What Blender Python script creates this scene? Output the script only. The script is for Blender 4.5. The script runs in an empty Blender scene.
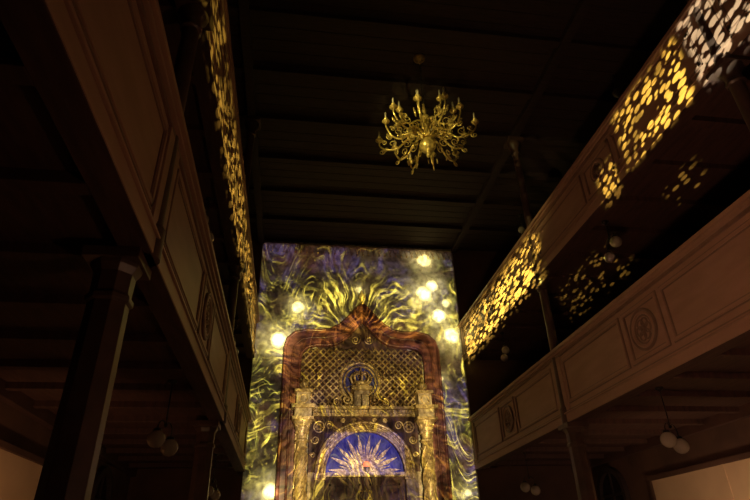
import bpy, math, random
from mathutils import Vector, Matrix
random.seed(4)
S = bpy.context.scene
try:
    S.view_settings.view_transform = 'Standard'
    S.view_settings.look = 'None'
except Exception as e:
    print(e)

# ------------------------------------------------------------------ constants
H = 1.6                       # eye height
XL, XR = -1.27, 5.42          # gallery faces
WL, WR = -4.2, 8.5            # outer walls
YF, YB = 16.45, -6.0          # front / back wall
ZC = 11.35                    # ceiling
CX = 2.1                      # nave axis
LB, LT = 3.90, 5.38           # lower gallery bottom / top
UB, UT = 7.15, 8.42           # upper gallery bottom / top
COLY = (-1.8, 4.3, 10.45)

# ------------------------------------------------------------------ node helper
class N:
    def __init__(s, t, sock): s.t, s.s = t, sock
    def _m(s, op, *o, clamp=False):
        n = s.t.nodes.new('ShaderNodeMath'); n.operation = op; n.use_clamp = clamp
        for i, a in enumerate((s,) + o):
            if isinstance(a, N): s.t.links.new(a.s, n.inputs[i])
            else: n.inputs[i].default_value = a
        return N(s.t, n.outputs[0])
    def __add__(s, o): return s._m('ADD', o)
    __radd__ = __add__
    def __sub__(s, o): return s._m('SUBTRACT', o)
    def __rsub__(s, o): return (s * -1.0) + o
    def __mul__(s, o): return s._m('MULTIPLY', o)
    __rmul__ = __mul__
    def __truediv__(s, o): return s._m('DIVIDE', o)
    def pow(s, o): return s._m('POWER', o)
    def abs(s): return s._m('ABSOLUTE')
    def sqrt(s): return s._m('SQRT')
    def max(s, o): return s._m('MAXIMUM', o)
    def min(s, o): return s._m('MINIMUM', o)
    def atan2(s, o): return s._m('ARCTAN2', o)
    def sin(s): return s._m('SINE')
    def ss(s, a, b, lo=0.0, hi=1.0):
        n = s.t.nodes.new('ShaderNodeMapRange'); n.interpolation_type = 'SMOOTHSTEP'
        s.t.links.new(s.s, n.inputs[0])
        if a > b: a, b, lo, hi = b, a, hi, lo
        n.inputs[1].default_value = a; n.inputs[2].default_value = b
        n.inputs[3].default_value = lo; n.inputs[4].default_value = hi
        return N(s.t, n.outputs[0])

def vec(t, x, y, z):
    n = t.nodes.new('ShaderNodeCombineXYZ')
    for i, a in enumerate((x, y, z)):
        if isinstance(a, N): t.links.new(a.s, n.inputs[i])
        else: n.inputs[i].default_value = a
    return n.outputs[0]
def noise(t, x, y, z, scale=1.0, detail=2.0, rough=0.5):
    n = t.nodes.new('ShaderNodeTexNoise'); n.inputs['Scale'].default_value = scale
    n.inputs['Detail'].default_value = detail; n.inputs['Roughness'].default_value = rough
    t.links.new(vec(t, x, y, z), n.inputs['Vector'])
    return N(t, n.outputs[0])
def voro(t, x, y, z, scale=1.0, rnd=1.0):
    n = t.nodes.new('ShaderNodeTexVoronoi'); n.inputs['Scale'].default_value = scale
    n.inputs['Randomness'].default_value = rnd
    t.links.new(vec(t, x, y, z), n.inputs['Vector'])
    return N(t, n.outputs['Distance'])

# ------------------------------------------------------------------ materials
def mat(name, c1, c2=None, scale=3.0, stretch=(1, 1, 1), rough=0.6, metal=0.0, bump=0.0,
        emis=None, estr=0.0, lo=0.35, hi=0.65, trans=0.0):
    m = bpy.data.materials.new(name); m.use_nodes = True
    t = m.node_tree; b = t.nodes['Principled BSDF']
    b.inputs['Roughness'].default_value = rough; b.inputs['Metallic'].default_value = metal
    c2 = c2 or tuple(v * 0.75 for v in c1)
    tc = t.nodes.new('ShaderNodeTexCoord'); mp = t.nodes.new('ShaderNodeMapping')
    mp.inputs['Scale'].default_value = stretch
    t.links.new(tc.outputs['Object'], mp.inputs['Vector'])
    nz = t.nodes.new('ShaderNodeTexNoise'); nz.inputs['Scale'].default_value = scale
    nz.inputs['Detail'].default_value = 6
    t.links.new(mp.outputs[0], nz.inputs['Vector'])
    r = t.nodes.new('ShaderNodeValToRGB')
    r.color_ramp.elements[0].position = lo; r.color_ramp.elements[1].position = hi
    r.color_ramp.elements[0].color = (*c2, 1); r.color_ramp.elements[1].color = (*c1, 1)
    t.links.new(nz.outputs[0], r.inputs[0]); t.links.new(r.outputs[0], b.inputs['Base Color'])
    if bump:
        bp = t.nodes.new('ShaderNodeBump'); bp.inputs['Strength'].default_value = bump
        bp.inputs['Distance'].default_value = 0.02
        t.links.new(nz.outputs[0], bp.inputs['Height']); t.links.new(bp.outputs[0], b.inputs['Normal'])
    if trans: b.inputs['Transmission Weight'].default_value = trans
    if emis:
        b.inputs['Emission Color'].default_value = (*emis, 1); b.inputs['Emission Strength'].default_value = estr
    return m

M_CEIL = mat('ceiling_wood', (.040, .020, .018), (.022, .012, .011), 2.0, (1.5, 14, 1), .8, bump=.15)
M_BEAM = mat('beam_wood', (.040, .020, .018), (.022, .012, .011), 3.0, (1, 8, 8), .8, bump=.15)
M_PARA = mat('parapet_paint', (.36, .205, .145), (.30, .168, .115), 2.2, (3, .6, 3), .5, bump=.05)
M_MOLD_SHADE = mat('moulding_relief_shade', (.20, .110, .078), (.155, .085, .06), 3.0, (2, 2, 2), .45)  # darker than the parapet: relief shade painted into the moulding colour
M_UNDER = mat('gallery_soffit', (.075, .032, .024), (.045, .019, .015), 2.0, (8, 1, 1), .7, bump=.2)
M_COL = mat('column_paint', (.095, .052, .04), (.055, .031, .025), 4.0, (1, 1, 1), .4)
M_WALL = mat('aisle_plaster', (.12, .060, .042), (.075, .038, .028), 1.2, (1, 1, 1), .85, bump=.2)
M_BACK = mat('back_plaster', (.12, .07, .06), (.08, .05, .04), 1.2, (1, 1, 1), .85)
M_FLOOR = mat('floor_boards', (.10, .06, .04), (.05, .03, .02), 2.0, (10, 1, 1), .5)
M_FRONT = mat('front_painted_plaster', (.66, .60, .50), (.26, .22, .19), 6.0, (1, 1, 1), .8, bump=.4)
M_OGEE = mat('red_marble', (.34, .125, .11), (.08, .024, .028), 1.6, (1.2, 1, 3.5), .4, bump=.15)
M_GOLD = mat('gilded_wood', (.88, .66, .34), (.36, .23, .12), 11.0, (1, 1, 1), .38, metal=.25, bump=.6)
M_STONE = mat('portal_stone', (.66, .52, .38), (.26, .18, .13), 8.0, (1, 1, 1), .6, bump=.6)
M_GROUND = mat('portal_ground_paint', (.12, .055, .05), (.055, .026, .025), 5.0, (1, 1, 1), .7, bump=.3)
M_BLUE = mat('lunette_blue', (.075, .07, .40), (.02, .02, .15), 4.0, (1, 1, 1), .5)
M_RED = mat('door_red_wood', (.16, .035, .03), (.07, .016, .016), 3.0, (8, 8, 1), .4)
M_BRASS = mat('chandelier_brass', (.90, .68, .22), (.40, .27, .08), 16.0, (1, 1, 1), .28, metal=.6)
M_CANDLE = mat('candle_wax', (.55, .48, .34), None, 5.0, rough=.5)
M_GLOBE = mat('opal_glass', (.36, .29, .25), (.32, .26, .22), 2.0, rough=.15)
M_IRON = mat('dark_iron', (.03, .025, .022), None, 5.0, rough=.4, metal=.5)
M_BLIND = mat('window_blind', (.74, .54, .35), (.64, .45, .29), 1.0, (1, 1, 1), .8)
M_DARKG = mat('dark_glass', (.02, .02, .03), None, 2.0, rough=.15)
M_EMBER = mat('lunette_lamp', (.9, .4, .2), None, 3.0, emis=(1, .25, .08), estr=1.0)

# ------------------------------------------------------------------ mesh builder
class MB:
    def __init__(s): s.v, s.f, s.m, s.sm, s.mats = [], [], [], [], []
    def mi(s, m):
        if m not in s.mats: s.mats.append(m)
        return s.mats.index(m)
    def add(s, vs, fs, m, smooth=False):
        o = len(s.v); s.v += [tuple(v) for v in vs]; k = s.mi(m)
        for f in fs:
            s.f.append([i + o for i in f]); s.m.append(k); s.sm.append(smooth)
    def box(s, a, b, m):
        x0, x1 = sorted((a[0], b[0])); y0, y1 = sorted((a[1], b[1])); z0, z1 = sorted((a[2], b[2]))
        vs = [(x0,y0,z0),(x1,y0,z0),(x1,y1,z0),(x0,y1,z0),(x0,y0,z1),(x1,y0,z1),(x1,y1,z1),(x0,y1,z1)]
        s.add(vs, [(0,3,2,1),(4,5,6,7),(0,1,5,4),(1,2,6,5),(2,3,7,6),(3,0,4,7)], m)
    def lathe(s, c, prof, m, seg=20, smooth=True, ph=0.0):
        vs, fs = [], []
        for r, z in prof:
            for i in range(seg):
                a = ph + 2*math.pi*i/seg
                vs.append((c[0]+r*math.cos(a), c[1]+r*math.sin(a), c[2]+z))
        for j in range(len(prof)-1):
            for i in range(seg):
                k = (i+1) % seg
                fs.append((j*seg+i, j*seg+k, (j+1)*seg+k, (j+1)*seg+i))
        fs.append(tuple(range(seg))[::-1]); fs.append(tuple(range((len(prof)-1)*seg, len(prof)*seg)))
        s.add(vs, fs, m, smooth)
    def tube(s, pts, rad, m, seg=8):
        pts = [Vector(p) for p in pts]; n = len(pts)
        if not hasattr(rad, '__len__'): rad = [rad]*n
        up = None; vs, fs = [], []
        for i, p in enumerate(pts):
            d = (pts[min(i+1, n-1)] - pts[max(i-1, 0)]).normalized()
            if up is None:
                up = d.orthogonal().normalized()
            u = (up - d*up.dot(d)).normalized(); up = u; w = d.cross(u)
            for k in range(seg):
                a = 2*math.pi*k/seg
                vs.append(p + (u*math.cos(a)+w*math.sin(a))*rad[i])
        for j in range(n-1):
            for k in range(seg):
                l = (k+1) % seg
                fs.append((j*seg+k, j*seg+l, (j+1)*seg+l, (j+1)*seg+k))
        fs.append(tuple(range(seg))[::-1]); fs.append(tuple(range((n-1)*seg, n*seg)))
        s.add(vs, fs, m, True)
    def ring(s, c, axis, R, r, m, seg=32, rs=8, a0=0, a1=2*math.pi, sy=1.0):
        c = Vector(c)
        if axis == 'X': e1, e2 = Vector((0,1,0)), Vector((0,0,1))
        elif axis == 'Y': e1, e2 = Vector((1,0,0)), Vector((0,0,1))
        else: e1, e2 = Vector((1,0,0)), Vector((0,1,0))
        pts = [c + e1*R*math.cos(a0+(a1-a0)*i/seg) + e2*R*sy*math.sin(a0+(a1-a0)*i/seg) for i in range(seg+1)]
        s.tube(pts, r, m, rs)
    def sphere(s, c, r, m, seg=20, n=12, sz=1.0):
        prof = [(max(r*math.sin(math.pi*i/n), 1e-4), -r*sz*math.cos(math.pi*i/n)) for i in range(n+1)]
        s.lathe(c, prof, m, seg)
    def prismY(s, poly, y0, y1, m):      # polygon in (x,z) extruded in y
        n = len(poly)
        vs = [(x, y0, z) for x, z in poly] + [(x, y1, z) for x, z in poly]
        fs = [tuple(range(n)), tuple(range(2*n-1, n-1, -1))]
        fs += [(i, i+n, (i+1) % n + n, (i+1) % n) for i in range(n)]
        s.add(vs, fs, m)
    def strip(s, outer, inner, y0, y1, m):  # band between two polylines (x,z)
        for i in range(len(outer)-1):
            s.prismY([outer[i], outer[i+1], inner[i+1], inner[i]], y0, y1, m)
    def obj(s, name, bevel=0.0, parent=None):
        me = bpy.data.meshes.new(name); me.from_pydata(s.v, [], s.f)
        for m in s.mats: me.materials.append(m)
        me.polygons.foreach_set('material_index', s.m); me.polygons.foreach_set('use_smooth', s.sm)
        me.update()
        import bmesh
        bm = bmesh.new(); bm.from_mesh(me); bmesh.ops.recalc_face_normals(bm, faces=bm.faces); bm.to_mesh(me); bm.free()
        o = bpy.data.objects.new(name, me); S.collection.objects.link(o)
        if bevel:
            b = o.modifiers.new('bev', 'BEVEL'); b.width = bevel; b.segments = 2; b.limit_method = 'ANGLE'
        if parent: o.parent = parent
        return o

def crom(pts, n=8):
    P = [Vector(p) for p in pts]; P = [2*P[0]-P[1]] + P + [2*P[-1]-P[-2]]; out = []
    for i in range(1, len(P)-2):
        for k in range(n):
            t = k/n; a, b, c, d = P[i-1:i+3]
            out.append(.5*((2*b)+(-a+c)*t+(2*a-5*b+4*c-d)*t*t+(-a+3*b-3*c+d)*t**3))
    out.append(P[-2]); return out

# ------------------------------------------------------------------ room shell
b = MB(); b.box((WL-.3, YB-.3, -.2), (WR+.3, YF+.3, 0), M_FLOOR); b.obj('floor')
b = MB(); b.box((WL-.3, YF, 0), (XL, YF+.3, ZC), M_WALL); b.box((XR, YF, 0), (WR+.3, YF+.3, ZC), M_WALL)
b.box((XL, YF, 0), (XR, YF+.3, ZC), M_FRONT); b.obj('wall_front')
b = MB(); b.box((WL-.3, YB-.3, 0), (WR+.3, YB, ZC), M_BACK); b.obj('wall_back')
b = MB(); b.box((WL-.3, YB, 0), (WL, YF, ZC), M_WALL); b.obj('wall_left')
b = MB(); b.box((WR, YB, 0), (WR+.3, YF, ZC), M_WALL); b.obj('wall_right')
# ceiling: boards with gaps + transverse beams
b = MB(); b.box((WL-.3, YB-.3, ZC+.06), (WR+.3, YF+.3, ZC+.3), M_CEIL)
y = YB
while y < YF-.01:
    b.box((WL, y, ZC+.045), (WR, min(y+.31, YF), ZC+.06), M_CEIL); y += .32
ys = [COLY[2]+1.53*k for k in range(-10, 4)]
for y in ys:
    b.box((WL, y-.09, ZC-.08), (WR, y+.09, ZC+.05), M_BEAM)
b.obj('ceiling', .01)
for k, x in enumerate((XL-.06, XR+.04)):
    b = MB(); b.box((x-.1, YB, ZC-.14), (x+.1, YF, ZC+.03), M_BEAM); b.obj('trim_%d' % (k+1), .01)

# ------------------------------------------------------------------ galleries
def gallery(side, zb, zt):
    s = 1 if side == 'R' else -1
    F = XR if s > 0 else XL; W = (WR if s > 0 else WL)-s*.006
    X = lambda d: F - s*d               # d>0 -> into nave
    b = MB(); y0, y1 = YB+.006, YF-.006
    b.box((X(0), y0, zb+.05), (X(-.12), y1, zt-.05), M_PARA)
    b.box((X(.05), y0, zb+.012), (X(-.1), y1, zb+.17), M_PARA)
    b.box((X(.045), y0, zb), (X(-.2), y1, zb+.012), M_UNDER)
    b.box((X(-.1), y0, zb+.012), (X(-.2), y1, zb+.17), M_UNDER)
    b.box((X(.075), y0, zb+.17), (X(-.1), y1, zb+.20), M_PARA)
    b.box((X(.03), y0, zb+.20), (X(-.1), y1, zb+.24), M_MOLD_SHADE)
    b.box((X(.03), y0, zt-.17), (X(-.1), y1, zt-.12), M_MOLD_SHADE)
    b.box((X(.07), y0, zt-.12), (X(-.16), y1, zt-.07), M_PARA)
    b.box((X(.11), y0, zt-.07), (X(-.2), y1, zt), M_PARA)
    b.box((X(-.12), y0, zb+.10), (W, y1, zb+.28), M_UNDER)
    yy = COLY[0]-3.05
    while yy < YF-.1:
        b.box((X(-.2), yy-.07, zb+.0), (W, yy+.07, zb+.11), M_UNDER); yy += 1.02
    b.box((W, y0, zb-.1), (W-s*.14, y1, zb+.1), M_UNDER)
    bays = [(-6, -1.8), (-1.8, 4.3), (4.3, 10.45), (10.45, 16.45)]
    z0, z1 = zb+.36, zt-.27
    def frame(a, c, w=.05, inner=True):
        for (p, q) in (((a, z0), (c, z0+w)), ((a, z1-w), (c, z1)), ((a, z0), (a+w, z1)), ((c-w, z0), (c, z1))):
            b.box((X(.028), p[0], p[1]), (X(-.01), q[0], q[1]), M_PARA)
        for g in ((-.02, w) if inner else (-.02,)):
            k = .02
            for (p, q) in (((a+g, z0+g), (c-g, z0+g+k)), ((a+g, z1-g-k), (c-g, z1-g)), ((a+g, z0+g), (a+g+k, z1-g)), ((c-g-k, z0+g), (c-g, z1-g))):
                b.box((X(.014), p[0], p[1]), (X(-.01), q[0], q[1]), M_MOLD_SHADE)
    for a, c in bays:
        m = (a+c)/2; hw = .48
        frame(a+.28, m-hw-.12); frame(m+hw+.12, c-.28); frame(m-hw, m+hw)
        zc = (z0+z1)/2; R = (z1-z0)/2-.11
        b.ring((X(.02), m, zc), 'X', R, .026, M_MOLD_SHADE, 32, 8)
        b.ring((X(.02), m, zc), 'X', R*.84, .026, M_PARA, 32, 8)
        b.ring((X(.012), m, zc), 'X', R*.70, .018, M_MOLD_SHADE, 32, 6)
        for k in range(6):
            an = k*math.pi/3
            b.ring((X(.012), m+R*.34*math.cos(an), zc+R*.34*math.sin(an)), 'X', R*.24, .016, M_MOLD_SHADE, 12, 6)
        b.ring((X(.015), m, zc), 'X', R*.14, .03, M_MOLD_SHADE, 12, 6)
        for e in (a+.13, c-.13):
            b.box((X(.03), e-.09, zb+.24), (X(-.01), e+.09, zt-.17), M_PARA)
    b.obj('gallery_balcony', .006)
gallery('L', LB, LT); gallery('R', LB, LT); gallery('L', UB, UT); gallery('R', UB, UT)

# ------------------------------------------------------------------ columns
def column(x, y, xl):
    b = MB()
    b.lathe((xl, y, 0), [(.26, 0), (.26, .5), (.23, .55), (.21, .62), (.18, .72)], M_COL, 8, False, math.pi/8)
    b.lathe((xl, y, 0), [(.18, .7), (.16, LB-.42)], M_COL, 8, False, math.pi/8)
    b.lathe((xl, y, 0), [(.16, LB-.44), (.185, LB-.42), (.185, LB-.38), (.16, LB-.35), (.165, LB-.18), (.20, LB-.12), (.21, LB-.08)], M_COL, 8, False, math.pi/8)
    b.box((xl-.22, y-.22, LB-.09), (xl+.22, y+.22, LB), M_COL)
    b.lathe((x, y, 0), [(.14, LB), (.14, LB+.3), (.11, LB+.35), (.095, LT+.1), (.09, UB-.35), (.12, UB-.33), (.12, UB-.29), (.10, UB-.27), (.11, UB-.17), (.16, UB-.10), (.17, UB-.06)], M_COL, 16, True)
    b.box((x-.19, y-.19, UB-.07), (x+.19, y+.19, UB), M_COL)
    b.lathe((x, y, 0), [(.12, UB), (.12, UB+.3), (.10, UB+.34), (.09, UT+.1), (.085, ZC-.62), (.115, ZC-.60), (.115, ZC-.56), (.095, ZC-.54), (.11, ZC-.42), (.17, ZC-.33), (.18, ZC-.22)], M_COL, 16, True)
    b.box((x-.2, y-.2, ZC-.24), (x+.2, y+.2, ZC-.13), M_COL)
    b.obj('gallery_column', .005)
for yy in COLY:
    column(XL-.05, yy, XL-.24); column(XR+.04, yy, XR+.1)

# ------------------------------------------------------------------ windows / doors in the aisles
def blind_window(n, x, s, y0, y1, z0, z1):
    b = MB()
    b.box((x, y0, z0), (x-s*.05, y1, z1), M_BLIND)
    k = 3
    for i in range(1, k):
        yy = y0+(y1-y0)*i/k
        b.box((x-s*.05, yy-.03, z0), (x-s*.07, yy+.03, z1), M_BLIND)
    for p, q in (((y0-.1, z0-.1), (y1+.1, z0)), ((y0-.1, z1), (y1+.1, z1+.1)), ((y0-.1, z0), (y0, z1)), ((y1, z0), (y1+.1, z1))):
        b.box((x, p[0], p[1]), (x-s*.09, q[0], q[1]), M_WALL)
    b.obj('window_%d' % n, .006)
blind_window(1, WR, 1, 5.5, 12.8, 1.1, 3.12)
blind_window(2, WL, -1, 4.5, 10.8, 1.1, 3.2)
def arch_window(n, x, s, yc, w, z0, zs):
    b = MB(); r = w/2
    def arc(R, k=16): return [(yc+R*math.cos(math.pi*i/k), zs+R*math.sin(math.pi*i/k)) for i in range(k+1)]
    o = [(yc+r+.14, z0)] + arc(r+.14) + [(yc-r-.14, z0)]; i_ = [(yc+r, z0)] + arc(r) + [(yc-r, z0)]
    for j in range(len(o)-1):
        q = [o[j], o[j+1], i_[j+1], i_[j]]
        vs = [(x, a, c) for a, c in q] + [(x-s*.12, a, c) for a, c in q]
        b.add(vs, [(0,1,2,3),(7,6,5,4),(0,4,5,1),(1,5,6,2),(2,6,7,3),(3,7,4,0)], M_BEAM)
    vs = [(x-s*.02, a, c) for a, c in i_]
    b.add(vs, [tuple(range(len(vs)))], M_DARKG)
    b.box((x, yc-.03, z0), (x-s*.06, yc+.03, zs+r), M_BEAM)
    for zz in (z0+.03, (z0+zs)/2, zs): b.box((x, yc-r, zz-.03), (x-s*.06, yc+r, zz+.03), M_BEAM)
    b.obj('window_%d' % n)
arch_window(3, WR, 1, 14.6, 1.1, 1.2, 3.0); arch_window(4, WL, -1, 14.0, 1.1, 1.2, 3.0)
k = 5
for yc in (1.2, 7.4, 13.4):
    for zb in (LB+1.0, UB+.9):
        arch_window(k, WR, 1, yc, 1.1, zb, zb+1.2); k += 1
        arch_window(k, WL, -1, yc, 1.1, zb, zb+1.2); k += 1

# ------------------------------------------------------------------ globe lamps
def lamp(x, y, ztop, drop, off, r=.12):
    b = MB()
    b.lathe((x, y, ztop), [(.07, 0), (.07, -.02), (.03, -.05), (.012, -.07)], M_IRON, 12)
    zj = ztop-drop+.22
    b.tube([(x, y, ztop-.05), (x, y, zj)], .011, M_IRON, 8)
    b.sphere((x, y, zj), .03, M_IRON, 10, 8)
    for k, sg in enumerate((-1, 1)):
        gx, gy = x+sg*off[0], y+sg*off[1]; gz = ztop-drop-(.05*k)
        b.tube(crom([(x, y, zj), ((x+gx)/2, (y+gy)/2, zj+.05), (gx, gy, zj-.02), (gx, gy, gz+r-.01)]), .01, M_IRON, 6)
        b.lathe((gx, gy, gz), [(.055, r+.02), (.06, r-.02), (.05, r-.03)], M_IRON, 12)
        b.sphere((gx, gy, gz), r, M_GLOBE, 24, 14)
    b.obj('globe_pendant_lamp')
for yy in (2.0, 8.2, 14.1):
    lamp(5.98, yy, LB+.1, .85, (.18, .12)); lamp(-1.75, yy, LB+.1, .85, (.06, .17))
    lamp(5.85, yy, UB+.1, .6, (.07, .25), .11); lamp(-1.62, yy, UB+.1, .6, (.02, .25), .11)
    lamp(7.1, yy, ZC+.04, .65, (.12, .12), .11)

# ------------------------------------------------------------------ chandelier
def chandelier(cx, cy, zc):
    b = MB(); Z = zc     # Z = arm junction level
    b.lathe((cx, cy, ZC+.045), [(.13, 0), (.13, -.03), (.09, -.08), (.03, -.13), (.015, -.18)], M_BRASS, 20)
    z = ZC-.11; k = 0
    while z > Z+.95:
        b.ring((cx, cy, z-.04), 'X' if k % 2 else 'Y', .024, .006, M_IRON, 10, 6, sy=1.5); z -= .07; k += 1
    b.tube([(cx, cy, z+.02), (cx, cy, Z+.6)], .014, M_BRASS, 8)
    prof = [(.01, -.52), (.035, -.50), (.05, -.46), (.03, -.42), (.06, -.38), (.13, -.33), (.165, -.25), (.165, -.19), (.13, -.11), (.07, -.06),
            (.05, -.02), (.10, .0), (.12, .04), (.10, .08), (.05, .12), (.04, .18), (.07, .24), (.10, .30), (.07, .36), (.035, .40), (.03, .48),
            (.08, .50), (.09, .54), (.05, .58), (.03, .66), (.055, .72), (.03, .78), (.012, .84)]
    b.lathe((cx, cy, Z), prof, M_BRASS, 28)
    def arm(an, r1, z0, dip, zt, rad, ph=0):
        P = lambda r, zz, t=0: (cx+r*math.cos(an)-t*math.sin(an), cy+r*math.sin(an)+t*math.cos(an), Z+zz)
        pts = crom([P(.07, z0), P(r1*.22, z0+.10), P(r1*.42, z0+.04), P(r1*.62, z0-dip), P(r1*.85, z0-dip*.9), P(r1*.99, zt-.13), P(r1, zt)], 7)
        n = len(pts); b.tube(pts, [rad*(1.25-.5*i/n) for i in range(n)], M_BRASS, 8)
        for (rc, zcn, R0, sg, st, tt) in ((r1*.42, z0-.06, .10, 1, 1.6, 0), (r1*.72, z0+.02, .09, -1, -1.4, 0), (r1*.95, z0-dip-.02, .07, 1, 2.0, 0), (r1*.88, z0+.0, .06, 1, .5, .09), (r1*.88, z0-.02, .06, -1, .5, -.09)):
            sp = []
            for i in range(22):
                a = st + sg*i*.42; rr = R0*(1-i/26)
                sp.append(P(rc+rr*math.cos(a), zcn+rr*math.sin(a), tt))
            b.tube(sp, [rad*.75*(1-i/34) for i in range(22)], M_BRASS, 6)
        c = P(r1, zt)
        b.lathe(c, [(.012, -.03), (.03, -.01), (.075, .02), (.08, .035), (.03, .04), (.026, .09), (.04, .10), (.036, .12)], M_BRASS, 14)
        b.lathe(c, [(.019, .11), (.019, .25), (.014, .255), (.004, .29)], M_CANDLE, 10)
        q = P(r1*.62, z0-dip-.05)
        b.lathe(q, [(.004, -.06), (.02, -.03), (.012, .0), (.02, .02), (.01, .05)], M_BRASS, 8)
    for i in range(12): arm(2*math.pi*i/12+.13, .99 if i % 2 else .86, -.02, .13, .12 if i % 2 else .2, .020)
    for i in range(8): arm(2*math.pi*i/8+.3, .60, .30, .07, .48, .016)
    b.obj('chandelier')
chandelier(2.44, 8.2, 9.08)

# ------------------------------------------------------------------ ark portal
y_ = YF-.004
def arcxz(R, zc, k=28, cx=CX): return [(cx+R*math.cos(math.pi*i/k), zc+R*math.sin(math.pi*i/k)) for i in range(k+1)]
out = [(2.40, 0), (2.40, 7.45), (2.32, 7.75), (2.1, 7.95), (1.75, 8.03), (1.35, 8.02), (1.0, 8.08), (.7, 8.25), (.45, 8.5), (.22, 8.78), (0, 9.0)]
inn = [(1.95, 0), (1.95, 7.0), (1.9, 7.3), (1.72, 7.48), (1.45, 7.55), (1.12, 7.55), (.82, 7.6), (.58, 7.75), (.38, 7.95), (.18, 8.2), (0, 8.38)]
b = MB()
for sg in (-1, 1):
    O = [(CX+sg*a, z) for a, z in out]; I = [(CX+sg*a, z) for a, z in inn]
    b.strip(O, I, y_, y_-.22, M_OGEE)
    b.tube([Vector((x, y_-.22, z)) for x, z in O], .05, M_OGEE, 8)
    b.tube([Vector((x, y_-.22, z)) for x, z in I], .045, M_OGEE, 8)
    mid = [((a[0]+c[0])/2, (a[1]+c[1])/2) for a, c in zip(O, I)]
    b.tube([Vector((x, y_-.23, z)) for x, z in mid], .035, M_OGEE, 8)
b.lathe((CX, y_-.16, 8.95), [(.1, 0), (.13, .05), (.06, .12), (.05, .18), (.11, .26), (.12, .34), (.06, .44), (.015, .56)], M_GOLD, 16)
# painted tympanum under the ogee, with a gilded scroll pair
tp = [(CX+a, z) for a, z in inn[4:]] + [(CX-a, z) for a, z in inn[4:-1]][::-1] + [(CX-1.45, 7.4), (CX+1.45, 7.4)]
b.prismY(tp, y_, y_-.03, M_GROUND)
for sg in (-1, 1):
    sp = [(CX+sg*(.22+.14*(1-i/30)*math.cos(i*.42+3)), y_-.05, 7.8+.14*(1-i/30)*math.sin(i*.42+3)) for i in range(26)]
    b.tube(sp, .024, M_GOLD, 6)
b.obj('ogee_arch_surround')
# lattice
b = MB(); zl0, zl1, hw = 5.7, 7.5, 1.9
def clipseg(c, sg):
    xs = [-hw, hw, (zl0-c)/sg, (zl1-c)/sg]
    ok = sorted(x for x in xs if -hw-1e-6 <= x <= hw+1e-6 and zl0-1e-6 <= sg*x+c <= zl1+1e-6)
    return (ok[0], ok[-1]) if len(ok) >= 2 and ok[-1]-ok[0] > .05 else None
c = zl0-hw
while c < zl1+hw:
    for sg in (1, -1):
        r = clipseg(c, sg)
        if r: b.tube([(CX+r[0], y_-.05, sg*r[0]+c), (CX+r[1], y_-.05, sg*r[1]+c)], .027, M_GOLD, 6)
    c += .205
b.box((CX-hw, y_, zl0), (CX+hw, y_-.012, zl1), M_GROUND)
b.obj('lattice_screen')
# portal body
b = MB(); zs = 3.8
arc_o = arcxz(1.36, zs)
top = []
for (x, z) in arc_o:
    top.append((CX+(x-CX)/1.36*1.6, 5.4) )
b.strip(top, arc_o, y_, y_-.18, M_GROUND)
for sg in (-1, 1):
    b.box((CX+sg*1.36, y_, 0), (CX+sg*1.6, y_-.18, 3.85), M_STONE)
    b.prismY([(CX+sg*1.6, 3.8), (CX+sg*1.6, 5.4), (CX+sg*1.36, 3.8)], y_, y_-.17, M_GROUND)
    for (sx, sz, R0, dr) in ((1.02, 5.12, .13, 1), (1.42, 4.72, .12, -1), (1.48, 4.3, .08, 1), (.62, 5.27, .07, -1), (.3, 5.27, .06, 1)):
        sp = [(CX+sg*(sx+R0*(1-i/30)*math.cos(dr*i*.42)), y_-.19, sz+R0*(1-i/30)*math.sin(dr*i*.42)) for i in range(26)]
        b.tube(sp, .02, M_GOLD, 6)
    b.box((CX+sg*1.93, y_, 0), (CX+sg*1.99, y_-.3, 5.5), M_GOLD)
b.strip(arcxz(1.38, zs), arcxz(1.16, zs), y_, y_-.30, M_GOLD)
for R, r in ((1.38, .045), (1.27, .03), (1.15, .035)):
    b.ring((CX, y_-.30, zs), 'Y', R, r, M_GOLD, 40, 8, 0, math.pi)
for i in range(25):   # beads on archivolt
    a = math.pi*(i+.5)/25
    b.sphere((CX+1.325*math.cos(a), y_-.32, zs+1.325*math.sin(a)), .032, M_GOLD, 8, 6)
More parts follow.
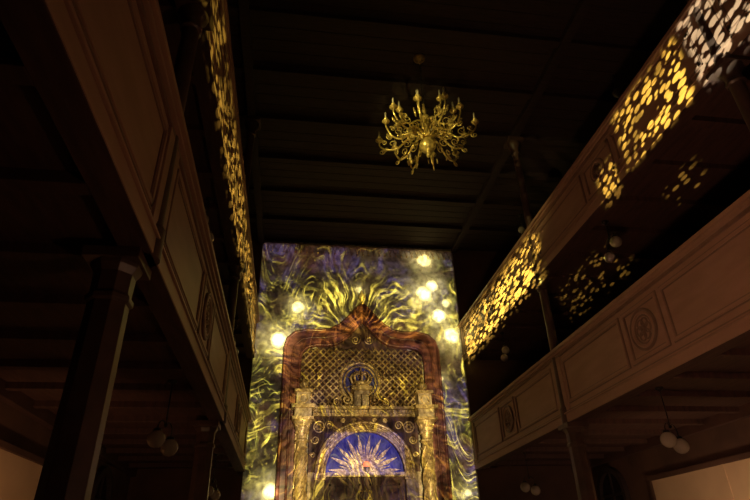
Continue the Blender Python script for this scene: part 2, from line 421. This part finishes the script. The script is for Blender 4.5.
for sg in (-1, 1):
    x0 = CX+sg*1.27
    b.box((x0-.12, y_, 0), (x0+.12, y_-.28, zs-.12), M_STONE)
    b.box((x0-.16, y_, zs-.16), (x0+.16, y_-.33, zs), M_GOLD)
    for (dx, zz, R) in ((1.32, 5.08, .15),):
        b.ring((CX+sg*dx, y_-.19, zz), 'Y', R, .025, M_GOLD, 20, 6)
        for k in range(6):
            a = k*math.pi/3
            b.sphere((CX+sg*dx+R*.5*math.cos(a), y_-.19, zz+R*.5*math.sin(a)), R*.28, M_GOLD, 8, 6)
    # big columns
    x = CX+sg*1.80; yc = y_-.36
    b.box((x-.26, y_, 0), (x+.26, y_-.62, .95), M_STONE)
    b.lathe((x, yc, .95), [(.22, 0), (.22, .08), (.18, .14), (.2, .2), (.16, .28)], M_GOLD, 20)
    b.lathe((x, yc, 0), [(.165, 1.2), (.16, 3.0), (.145, 4.62)], M_GOLD, 20)
    for k in range(4):   # spiral garlands
        pts = [(x+.165*math.cos(k*math.pi/2+t*.55), yc+.165*math.sin(k*math.pi/2+t*.55), 1.25+t*.17) for t in range(20)]
        b.tube(crom(pts, 4), .03, M_GOLD, 6)
    b.lathe((x, yc, 0), [(.14, 4.6), (.19, 4.63), (.19, 4.67), (.14, 4.70), (.15, 4.85), (.22, 5.0), (.2, 5.03), (.27, 5.15), (.28, 5.2)], M_GOLD, 20)
    for k in range(8):   # acanthus curls
        a = k*math.pi/4
        b.ring((x+.2*math.cos(a), yc+.2*math.sin(a), 5.08), 'Y' if k % 2 else 'X', .05, .018, M_GOLD, 10, 6)
        b.sphere((x+.17*math.cos(a+.4), yc+.17*math.sin(a+.4), 4.88), .04, M_GOLD, 8, 6)
    b.box((x-.3, y_, 5.2), (x+.3, y_-.66, 5.28), M_GOLD)
    b.box((x-.24, y_, 5.28), (x+.24, y_-.58, 5.52), M_STONE)
    b.box((x-.33, y_, 5.52), (x+.33, y_-.68, 5.62), M_GOLD)
    b.box((x-.2, y_, 5.62), (x+.2, y_-.5, 6.0), M_STONE)
    b.box((x-.26, y_, 6.0), (x+.26, y_-.56, 6.08), M_GOLD)
    b.ring((x, y_-.5, 5.81), 'Y', .12, .02, M_GOLD, 16, 6)
    b.lathe((x, y_-.28, 6.08), [(.1, 0), (.05, .05), (.13, .14), (.14, .22), (.06, .3), (.03, .36), (.005, .44)], M_GOLD, 14)
# entablature
b.box((CX-1.5, y_, 5.36), (CX+1.5, y_-.30, 5.44), M_GOLD)
b.box((CX-1.5, y_, 5.44), (CX+1.5, y_-.24, 5.56), M_STONE)
b.box((CX-1.5, y_, 5.56), (CX+1.5, y_-.38, 5.64), M_GOLD)
for i in range(30):
    x = CX-1.45+i*.1
    b.box((x-.025, y_-.24, 5.46), (x+.025, y_-.30, 5.54), M_GOLD)
for i in range(24):   # cresting
    x = CX-1.44+i*.125
    b.lathe((x, y_-.3, 5.64), [(.02, 0), (.035, .04), (.015, .08), (.003, .11)], M_GOLD, 8)
b.obj('torah_ark_portal', .004)
# lunette
b = MB()
L = arcxz(1.17, zs, 28)
b.prismY(L, y_-.02, y_-.05, M_BLUE)
zc0 = zs+.12
for i in range(19):
    a = math.pi*(i+.5)/19; R = (1.03 if i % 2 == 0 else .74); w = (.055 if i % 2 == 0 else .035)
    t = (math.cos(a), math.sin(a)); nrm = (-t[1], t[0]); r0 = .2
    b.prismY([(CX+t[0]*r0-nrm[0]*.02, zc0-.08+t[1]*r0-nrm[1]*.02), (CX+t[0]*R*.7-nrm[0]*w, zc0-.08+t[1]*R*.7-nrm[1]*w),
              (CX+t[0]*(R+.03), zc0-.08+t[1]*(R+.03)),
              (CX+t[0]*R*.7+nrm[0]*w, zc0-.08+t[1]*R*.7+nrm[1]*w), (CX+t[0]*r0+nrm[0]*.02, zc0-.08+t[1]*r0+nrm[1]*.02)], y_-.05, y_-.09, M_GOLD)
b.prismY(arcxz(.22, zc0-.08, 16), y_-.05, y_-.13, M_GOLD)
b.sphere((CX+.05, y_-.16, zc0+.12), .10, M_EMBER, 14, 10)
b.lathe((CX+.05, y_-.16, zc0-.14), [(.03, 0), (.12, .03), (.05, .08), (.09, .14), (.1, .2)], M_GOLD, 12)
b.obj('sunburst_lunette')
# door
b = MB()
b.box((CX-1.15, y_, 3.72), (CX+1.15, y_-.24, 3.84), M_GOLD)
for sg in (-1, 1):
    b.box((CX+sg*.01, y_, 0), (CX+sg*1.14, y_-.08, 3.72), M_RED)
    for z0, z1 in ((.2, 1.2), (1.35, 2.5), (2.65, 3.55)):
        for p, q in (((.12, z0), (1.0, z0+.05)), ((.12, z1-.05), (1.0, z1)), ((.12, z0), (.17, z1)), ((.95, z0), (1.0, z1))):
            b.box((CX+sg*p[0], y_-.08, p[1]), (CX+sg*q[0], y_-.12, q[1]), M_RED)
for fl in (0, math.pi):
    P3 = [(CX+.22*math.sin(fl+2*math.pi*i/3), y_-.13, 3.25+.22*math.cos(fl+2*math.pi*i/3)) for i in range(3)]
    for i in range(3): b.tube([P3[i], P3[(i+1) % 3]], .016, M_GOLD, 6)
b.obj('door_1')
# oculus + crown
b = MB(); ox, oz = 2.0, 6.42
b.ring((ox, y_-.12, oz), 'Y', .60, .06, M_GOLD, 40, 8); b.ring((ox, y_-.14, oz), 'Y', .48, .035, M_GOLD, 36, 8)
disc = [(ox+.6*math.cos(2*math.pi*i/32), oz+.6*math.sin(2*math.pi*i/32)) for i in range(32)]
b.prismY(disc, y_, y_-.1, M_BLUE)
for k in range(8):
    a = k*math.pi/4+.39
    b.tube([(ox+.1*math.cos(a), y_-.12, oz+.1*math.sin(a)), (ox+.48*math.cos(a), y_-.12, oz+.48*math.sin(a))], .014, M_GOLD, 6)
b.obj('oculus_window')
b = MB(); cz = 6.18; cy = y_-.36
b.lathe((ox, cy, cz), [(.24, 0), (.26, .02), (.245, .05), (.25, .1), (.27, .13), (.25, .15)], M_GOLD, 24)
for k in range(8):
    a = k*math.pi/4; ca, sa = math.cos(a), math.sin(a)
    b.tube(crom([(ox+ca*.25, cy+sa*.25, cz+.13), (ox+ca*.31, cy+sa*.31, cz+.30), (ox+ca*.2, cy+sa*.2, cz+.44), (ox, cy, cz+.42)], 6), .03, M_GOLD, 6)
    b.sphere((ox+ca*.31, cy+sa*.31, cz+.31), .035, M_GOLD, 8, 6)
b.sphere((ox, cy, cz+.48), .065, M_GOLD, 12, 8); b.lathe((ox, cy, cz+.53), [(.02, 0), (.03, .05), (.005, .12)], M_GOLD, 8)
b.box((ox-.3, y_, cz-.12), (ox+.3, y_-.62, cz), M_GOLD)
b.box((ox-.22, y_, cz-.22), (ox+.22, y_-.5, cz-.12), M_STONE)
for sg in (-1, 1):      # tablets and scrolls under the crown
    b.box((ox+sg*.02, y_, 5.64), (ox+sg*.22, y_-.42, cz-.22), M_STONE)
    sp = [(ox+sg*(.42+.16*(1-i/26)*math.cos(i*.42+2)), y_-.36, 5.83+.16*(1-i/26)*math.sin(i*.42+2)) for i in range(24)]
    b.tube(sp, .03, M_GOLD, 6)
    sp = [(ox+sg*(.72+.11*(1-i/26)*math.cos(-i*.42+2)), y_-.34, 5.76+.11*(1-i/26)*math.sin(-i*.42+2)) for i in range(24)]
    b.tube(sp, .024, M_GOLD, 6)
b.obj('crown_ornament', .003)
# frieze under the ceiling
b = MB(); b.box((XL+.05, y_, 11.2), (XR-.05, y_-.1, ZC-.12), M_STONE)
n = 34
for i in range(n):
    x = XL+.15+(XR-XL-.3)*i/(n-1)
    b.prismY([(x-.09, 11.2), (x+.09, 11.2), (x+.03, 11.03), (x, 10.95), (x-.03, 11.03)], y_, y_-.06, M_STONE)
    b.sphere((x, y_-.06, 10.92), .035, M_GOLD, 8, 6)
b.obj('trim_3')

# ------------------------------------------------------------------ lights
def spot(name, loc, rot, energy, ang, color=(1, 1, 1), blend=.3, size=0.0):
    l = bpy.data.lights.new(name, 'SPOT'); l.energy = energy; l.spot_size = math.radians(ang); l.spot_blend = blend
    l.color = color; l.shadow_soft_size = size
    o = bpy.data.objects.new(name, l); o.location = loc; o.rotation_euler = rot; S.collection.objects.link(o); return o, l
def aim(loc, tgt): return (Vector(tgt)-Vector(loc)).to_track_quat('-Z', 'Y').to_euler()
def gobo(l):
    l.use_nodes = True; t = l.node_tree
    em = [n for n in t.nodes if n.type == 'EMISSION'][0]
    tc = t.nodes.new('ShaderNodeTexCoord'); sp = t.nodes.new('ShaderNodeSeparateXYZ')
    t.links.new(tc.outputs['Normal'], sp.inputs[0])
    nx, ny, nz = (N(t, sp.outputs[i]) for i in range(3))
    return t, em, nx/(nz*-1.0), ny/(nz*-1.0)
def setcol(t, em, r, g, b_):
    c = t.nodes.new('ShaderNodeCombineColor')
    for i, a in enumerate((r, g, b_)): t.links.new(a.s, c.inputs[i])
    t.links.new(c.outputs[0], em.inputs['Color'])

# video projector on the front wall
PP = (CX, -1.0, 1.8); D = YF-PP[1]
o, l = spot('projector_light', PP, (math.pi/2, 0, 0), 42000, 80, blend=0)
t, em, u, v = gobo(l)
x = u*D+PP[0]; z = v*D+PP[2]
dx = x-CX; adx = dx.abs()
wx_ = noise(t, x*.8, z*.8, 1.1, 1, 2)-.5; wz_ = noise(t, x*.8, z*.8, 21.3, 1, 2)-.5
phi = noise(t, x*.55, z*.28, 3.1, 1, 2.0, .35)
st = noise(t, phi*80, x*1.1, z*.6, 1, 3, .65).ss(.54, .67)
phi2 = noise(t, x*.9, z*.4, 11.7, 1, 2.0, .35)
st2 = noise(t, phi2*80, x*1.2, z*.8, 1, 3, .65).ss(.53, .70)
amp = noise(t, x*.9, z*.7, 7.7, 1, 2).ss(.46, .60)
amp2 = noise(t, x*1.3, z*1.0, 17.7, 1, 2).ss(.45, .62)
X2 = dx+.1+wx_*1.0; Z2 = z-8.3+wz_*.9
r = (X2*X2+Z2*Z2).sqrt(); a = X2.atan2(Z2)
ray = noise(t, a*14.0+r*.4, r*.9, 2.2, 1, 3, .65).ss(.48, .62)*r.ss(2.8, 1.0)*Z2.ss(-.5, .3)*(noise(t, x*1.2, z*1.2, 31, 1, 2).ss(.38, .6)*.8+.2)
X3 = dx+wx_*1.8; Z3 = z-5.8+wz_*1.8
r2 = (X3*X3+Z3*Z3).sqrt(); a2 = X3.atan2(Z3)
ray2 = noise(t, a2*21+r2*.8, r2*.9, 9.2, 1, 3, .65).ss(.50, .65)*r2.ss(5.4, 3.2)*r2.ss(1.4, 2.4)
side = adx.ss(1.6, 3.0)
topd = z.ss(9.5, 10.3, 1.0, .24)
inp = adx.ss(2.3, 2.5)
inz = z.ss(8.0, 8.2)
inp = inp.max(inz)
inner = inp*.55+.45
blobs = None
for (bx, bz, br, bs) in ((-.55, 7.75, .29, 1), (.03, 8.9, .20, .8), (4.33, 10.85, .28, .7), (4.25, 9.55, .31, 1), (4.55, 9.85, .24, .9), (4.7, 8.75, .26, 1), (5.1, 8.05, .28, .9),
                         (-.5, 3.4, .24, .8), (4.6, 6.6, .14, .3), (5.1, 3.3, .14, .4), (2.0, 9.6, .14, .3), (5.0, 9.2, .18, .5)):
    ex = x-bx; ez = z-bz; q = (ex*ex+ez*ez).sqrt()+(phi2-.5)*.35
    d_ = q.ss(br, br*.4)*bs+q.ss(br*4.0, 0.0).pow(2.0)*.26*bs
    blobs = d_ if blobs is None else blobs.max(d_)
speck = voro(t, x*8, z*8, 1.0).ss(.28, .1)*noise(t, x*1.3, z*1.3, 5, 1, 1).ss(.46, .60)
yel = (st*amp*.95 + st2*.42*(side*.7+.35)*(amp2*.85+.15) + ray*1.15 + ray2*.72*(amp2*.85+.15))*topd*inner + speck*.28*inp
nb = noise(t, x*1.1, z*1.1, 1.4, 1, 3)
base = (nb.ss(.4, .75)*.018+.005)*inner
pz = noise(t, x*.7, z*.7, 41, 1, 2).ss(.47, .60)
pur = (pz*.085*(noise(t, phi*60, x, z*.7, 1, 3, .65).ss(.42, .62)*.85+.15)+.002)*inner
redz = noise(t, x*.8, z*.8, 61, 1, 2).ss(.52, .64)*.05*(st2*.6+.4)*inner
grn = (st2*amp2*side*.18+side*z.ss(8.5, 5.0)*.008)
mask = x.ss(-1.29, -1.22)*x.ss(5.40, 5.34)*z.ss(11.3, 11.15)
gv = noise(t, phi2*50+x, x*2.1, z*2.1, 1, 3, .6).ss(.36, .66)
colz = adx.ss(1.5, 1.56)*adx.ss(2.12, 2.05)*z.ss(6.3, 6.1)
gold = (1.0-inp)*.12*(gv*1.15+.2+colz*1.1)*z.ss(3.3, 4.0, .25, 1.0).max(colz)
blu = (1.0-inp)*z.ss(5.0, 4.9)*z.ss(3.75, 3.85)*adx.ss(1.2, 1.1)
R = (yel*.95+blobs*2.2+base*1.25+pur*.50+redz+grn*.50+gold*1.0+blu*.02)*mask
G = (yel*.81+blobs*2.0+base*.80+pur*.40+redz*.25+grn*.90+gold*.78+blu*.02)*mask
B = (yel*.11+blobs*.80+base*.60+pur*1.35+redz*.2+grn*.12+gold*.30+blu*.12)*mask
setcol(t, em, R, G, B)

# dappled moving-head beams on the upper gallery fronts
def dapple(name, P, right, energy):
    o, l = spot(name, P, (math.pi/2, 0, -math.pi/2 if right else math.pi/2), energy, 168, blend=0)
    t, em, u, v = gobo(l)
    d = (XR-P[0]) if right else (P[0]-XL)
    y = (u*(-d) if right else u*d)+P[1]; z = v*d+P[2]
    wob = noise(t, y*.8, z*.8, 2, 1, 1)
    if right:
        f = voro(t, y*6.0+z*2.8, z*9.6, wob*1.5, .9).ss(.52, .38)
        fa = voro(t, y*4.0+z*2.2, z*11, wob*1.5, .9).ss(.54, .38)
        A = y.ss(9.9, 10.6)*z.ss(6.9, 7.15)*z.ss(8.5, 7.9)*y.ss(16.3, 15.9)
        Bm = y.ss(6.85, 6.95)*y.ss(7.6, 7.3)*z.ss(7.9, 7.6)*z.ss(6.9, 7.1)
        C = y.ss(4.75, 4.95)*y.ss(6.7, 6.45)*z.ss(7.1, 7.3)*z.ss(8.45, 8.3)
        Dm = y.ss(2.2, 2.6)*y.ss(4.75, 4.6)*z.ss(6.95, 7.3)*z.ss(8.5, 8.4)
        E = (y.ss(7.6, 8.2)*y.ss(10.4, 9.8)*z.ss(5.6, 5.7)*z.ss(6.6, 6.4)).max(y.ss(5.5, 5.9)*y.ss(6.5, 6.3)*z.ss(5.95, 6.05)*z.ss(6.5, 6.4))
        E2 = voro(t, y*4.4, z*11.0, wob*1.5, 1.0).ss(.42, .22)
        far = y.ss(7, 15, 1.0, 8.0)
        v_ = noise(t, y*1.2, z*1.2, 5, 1, 1).ss(.34, .48)*.7+.3
        warm = (A*far*fa+(Bm+C*1.3)*f)*v_*1.5+E*E2*1.5
        cool = Dm*f*1.1
        setcol(t, em, warm*1.0+cool*.80, warm*.92+cool*.90, warm*.16+cool*.66)
    else:
        f = voro(t, y*4.8+z*1.5, z*12, wob*1.5, .9).ss(.56, .32)
        m = z.ss(7.1, 7.2)*z.ss(8.42, 8.3)*y.ss(2.0, 3.0)*(noise(t, y*.9, z*.9, 5, 1, 1).ss(.32, .5)*.75+.25)*y.ss(16.3, 15.9)
        far = y.ss(5, 16, 1.0, 7.0)
        w = f*m*far
        setcol(t, em, w*1.0, w*.90, w*.15)
dapple('dapple_light', (-.5, 2, 1.2), True, 12500)
dapple('dapple_light', (4.6, 2, 1.2), False, 5800)

# unseen spots added to brighten the chandelier, from left rail side and floor
P = (-.9, 5.6, 8.6); spot('chandelier_fill_light', P, aim(P, (2.44, 8.2, 9.1)), 560, 28, (1, .84, .28), .6, .04)
P = (1.6, 2.5, 1.3); spot('chandelier_fill_light', P, aim(P, (2.42, 8.2, 9.0)), 900, 12, (1, .84, .28), .8, .05)
# warm house uplights
P = (.6, 3.0, .7); spot('house_light', P, aim(P, (5.42, 6.3, 4.8)), 450, 88, (1, .53, .30), 1.0, .15)
P = (3.4, 2.0, .7); spot('house_light', P, aim(P, (-1.3, 5.0, 5.2)), 85, 90, (1, .50, .28), 1.0, .15)
P = (6.7, 8.5, .5); spot('house_light', P, aim(P, (8.5, 11, 2.6)), 190, 110, (1, .62, .34), 1.0, .12)
P = (-3.0, 7.5, .5); spot('house_light', P, aim(P, (-4.2, 9.8, 2.6)), 120, 110, (1, .52, .24), 1.0, .12)
w = bpy.data.worlds.new('World'); S.world = w; w.use_nodes = True
w.node_tree.nodes['Background'].inputs[0].default_value = (.02, .015, .015, 1)
w.node_tree.nodes['Background'].inputs[1].default_value = .2

# ------------------------------------------------------------------ camera
cam = bpy.data.cameras.new('camera'); cam.sensor_width = 36; cam.lens = 546/750*36; cam.clip_start = .05
co = bpy.data.objects.new('camera', cam); S.collection.objects.link(co)
d = Vector((-90, -317, -546)).normalized(); up = Vector((-30, 950, -546)).normalized()
up = (up-d*up.dot(d)).normalized(); xr = d.cross(up)
Mx = Matrix((xr, d, up)).to_4x4(); Mx.translation = Vector((0, 0, H))
co.matrix_world = Mx; S.camera = co
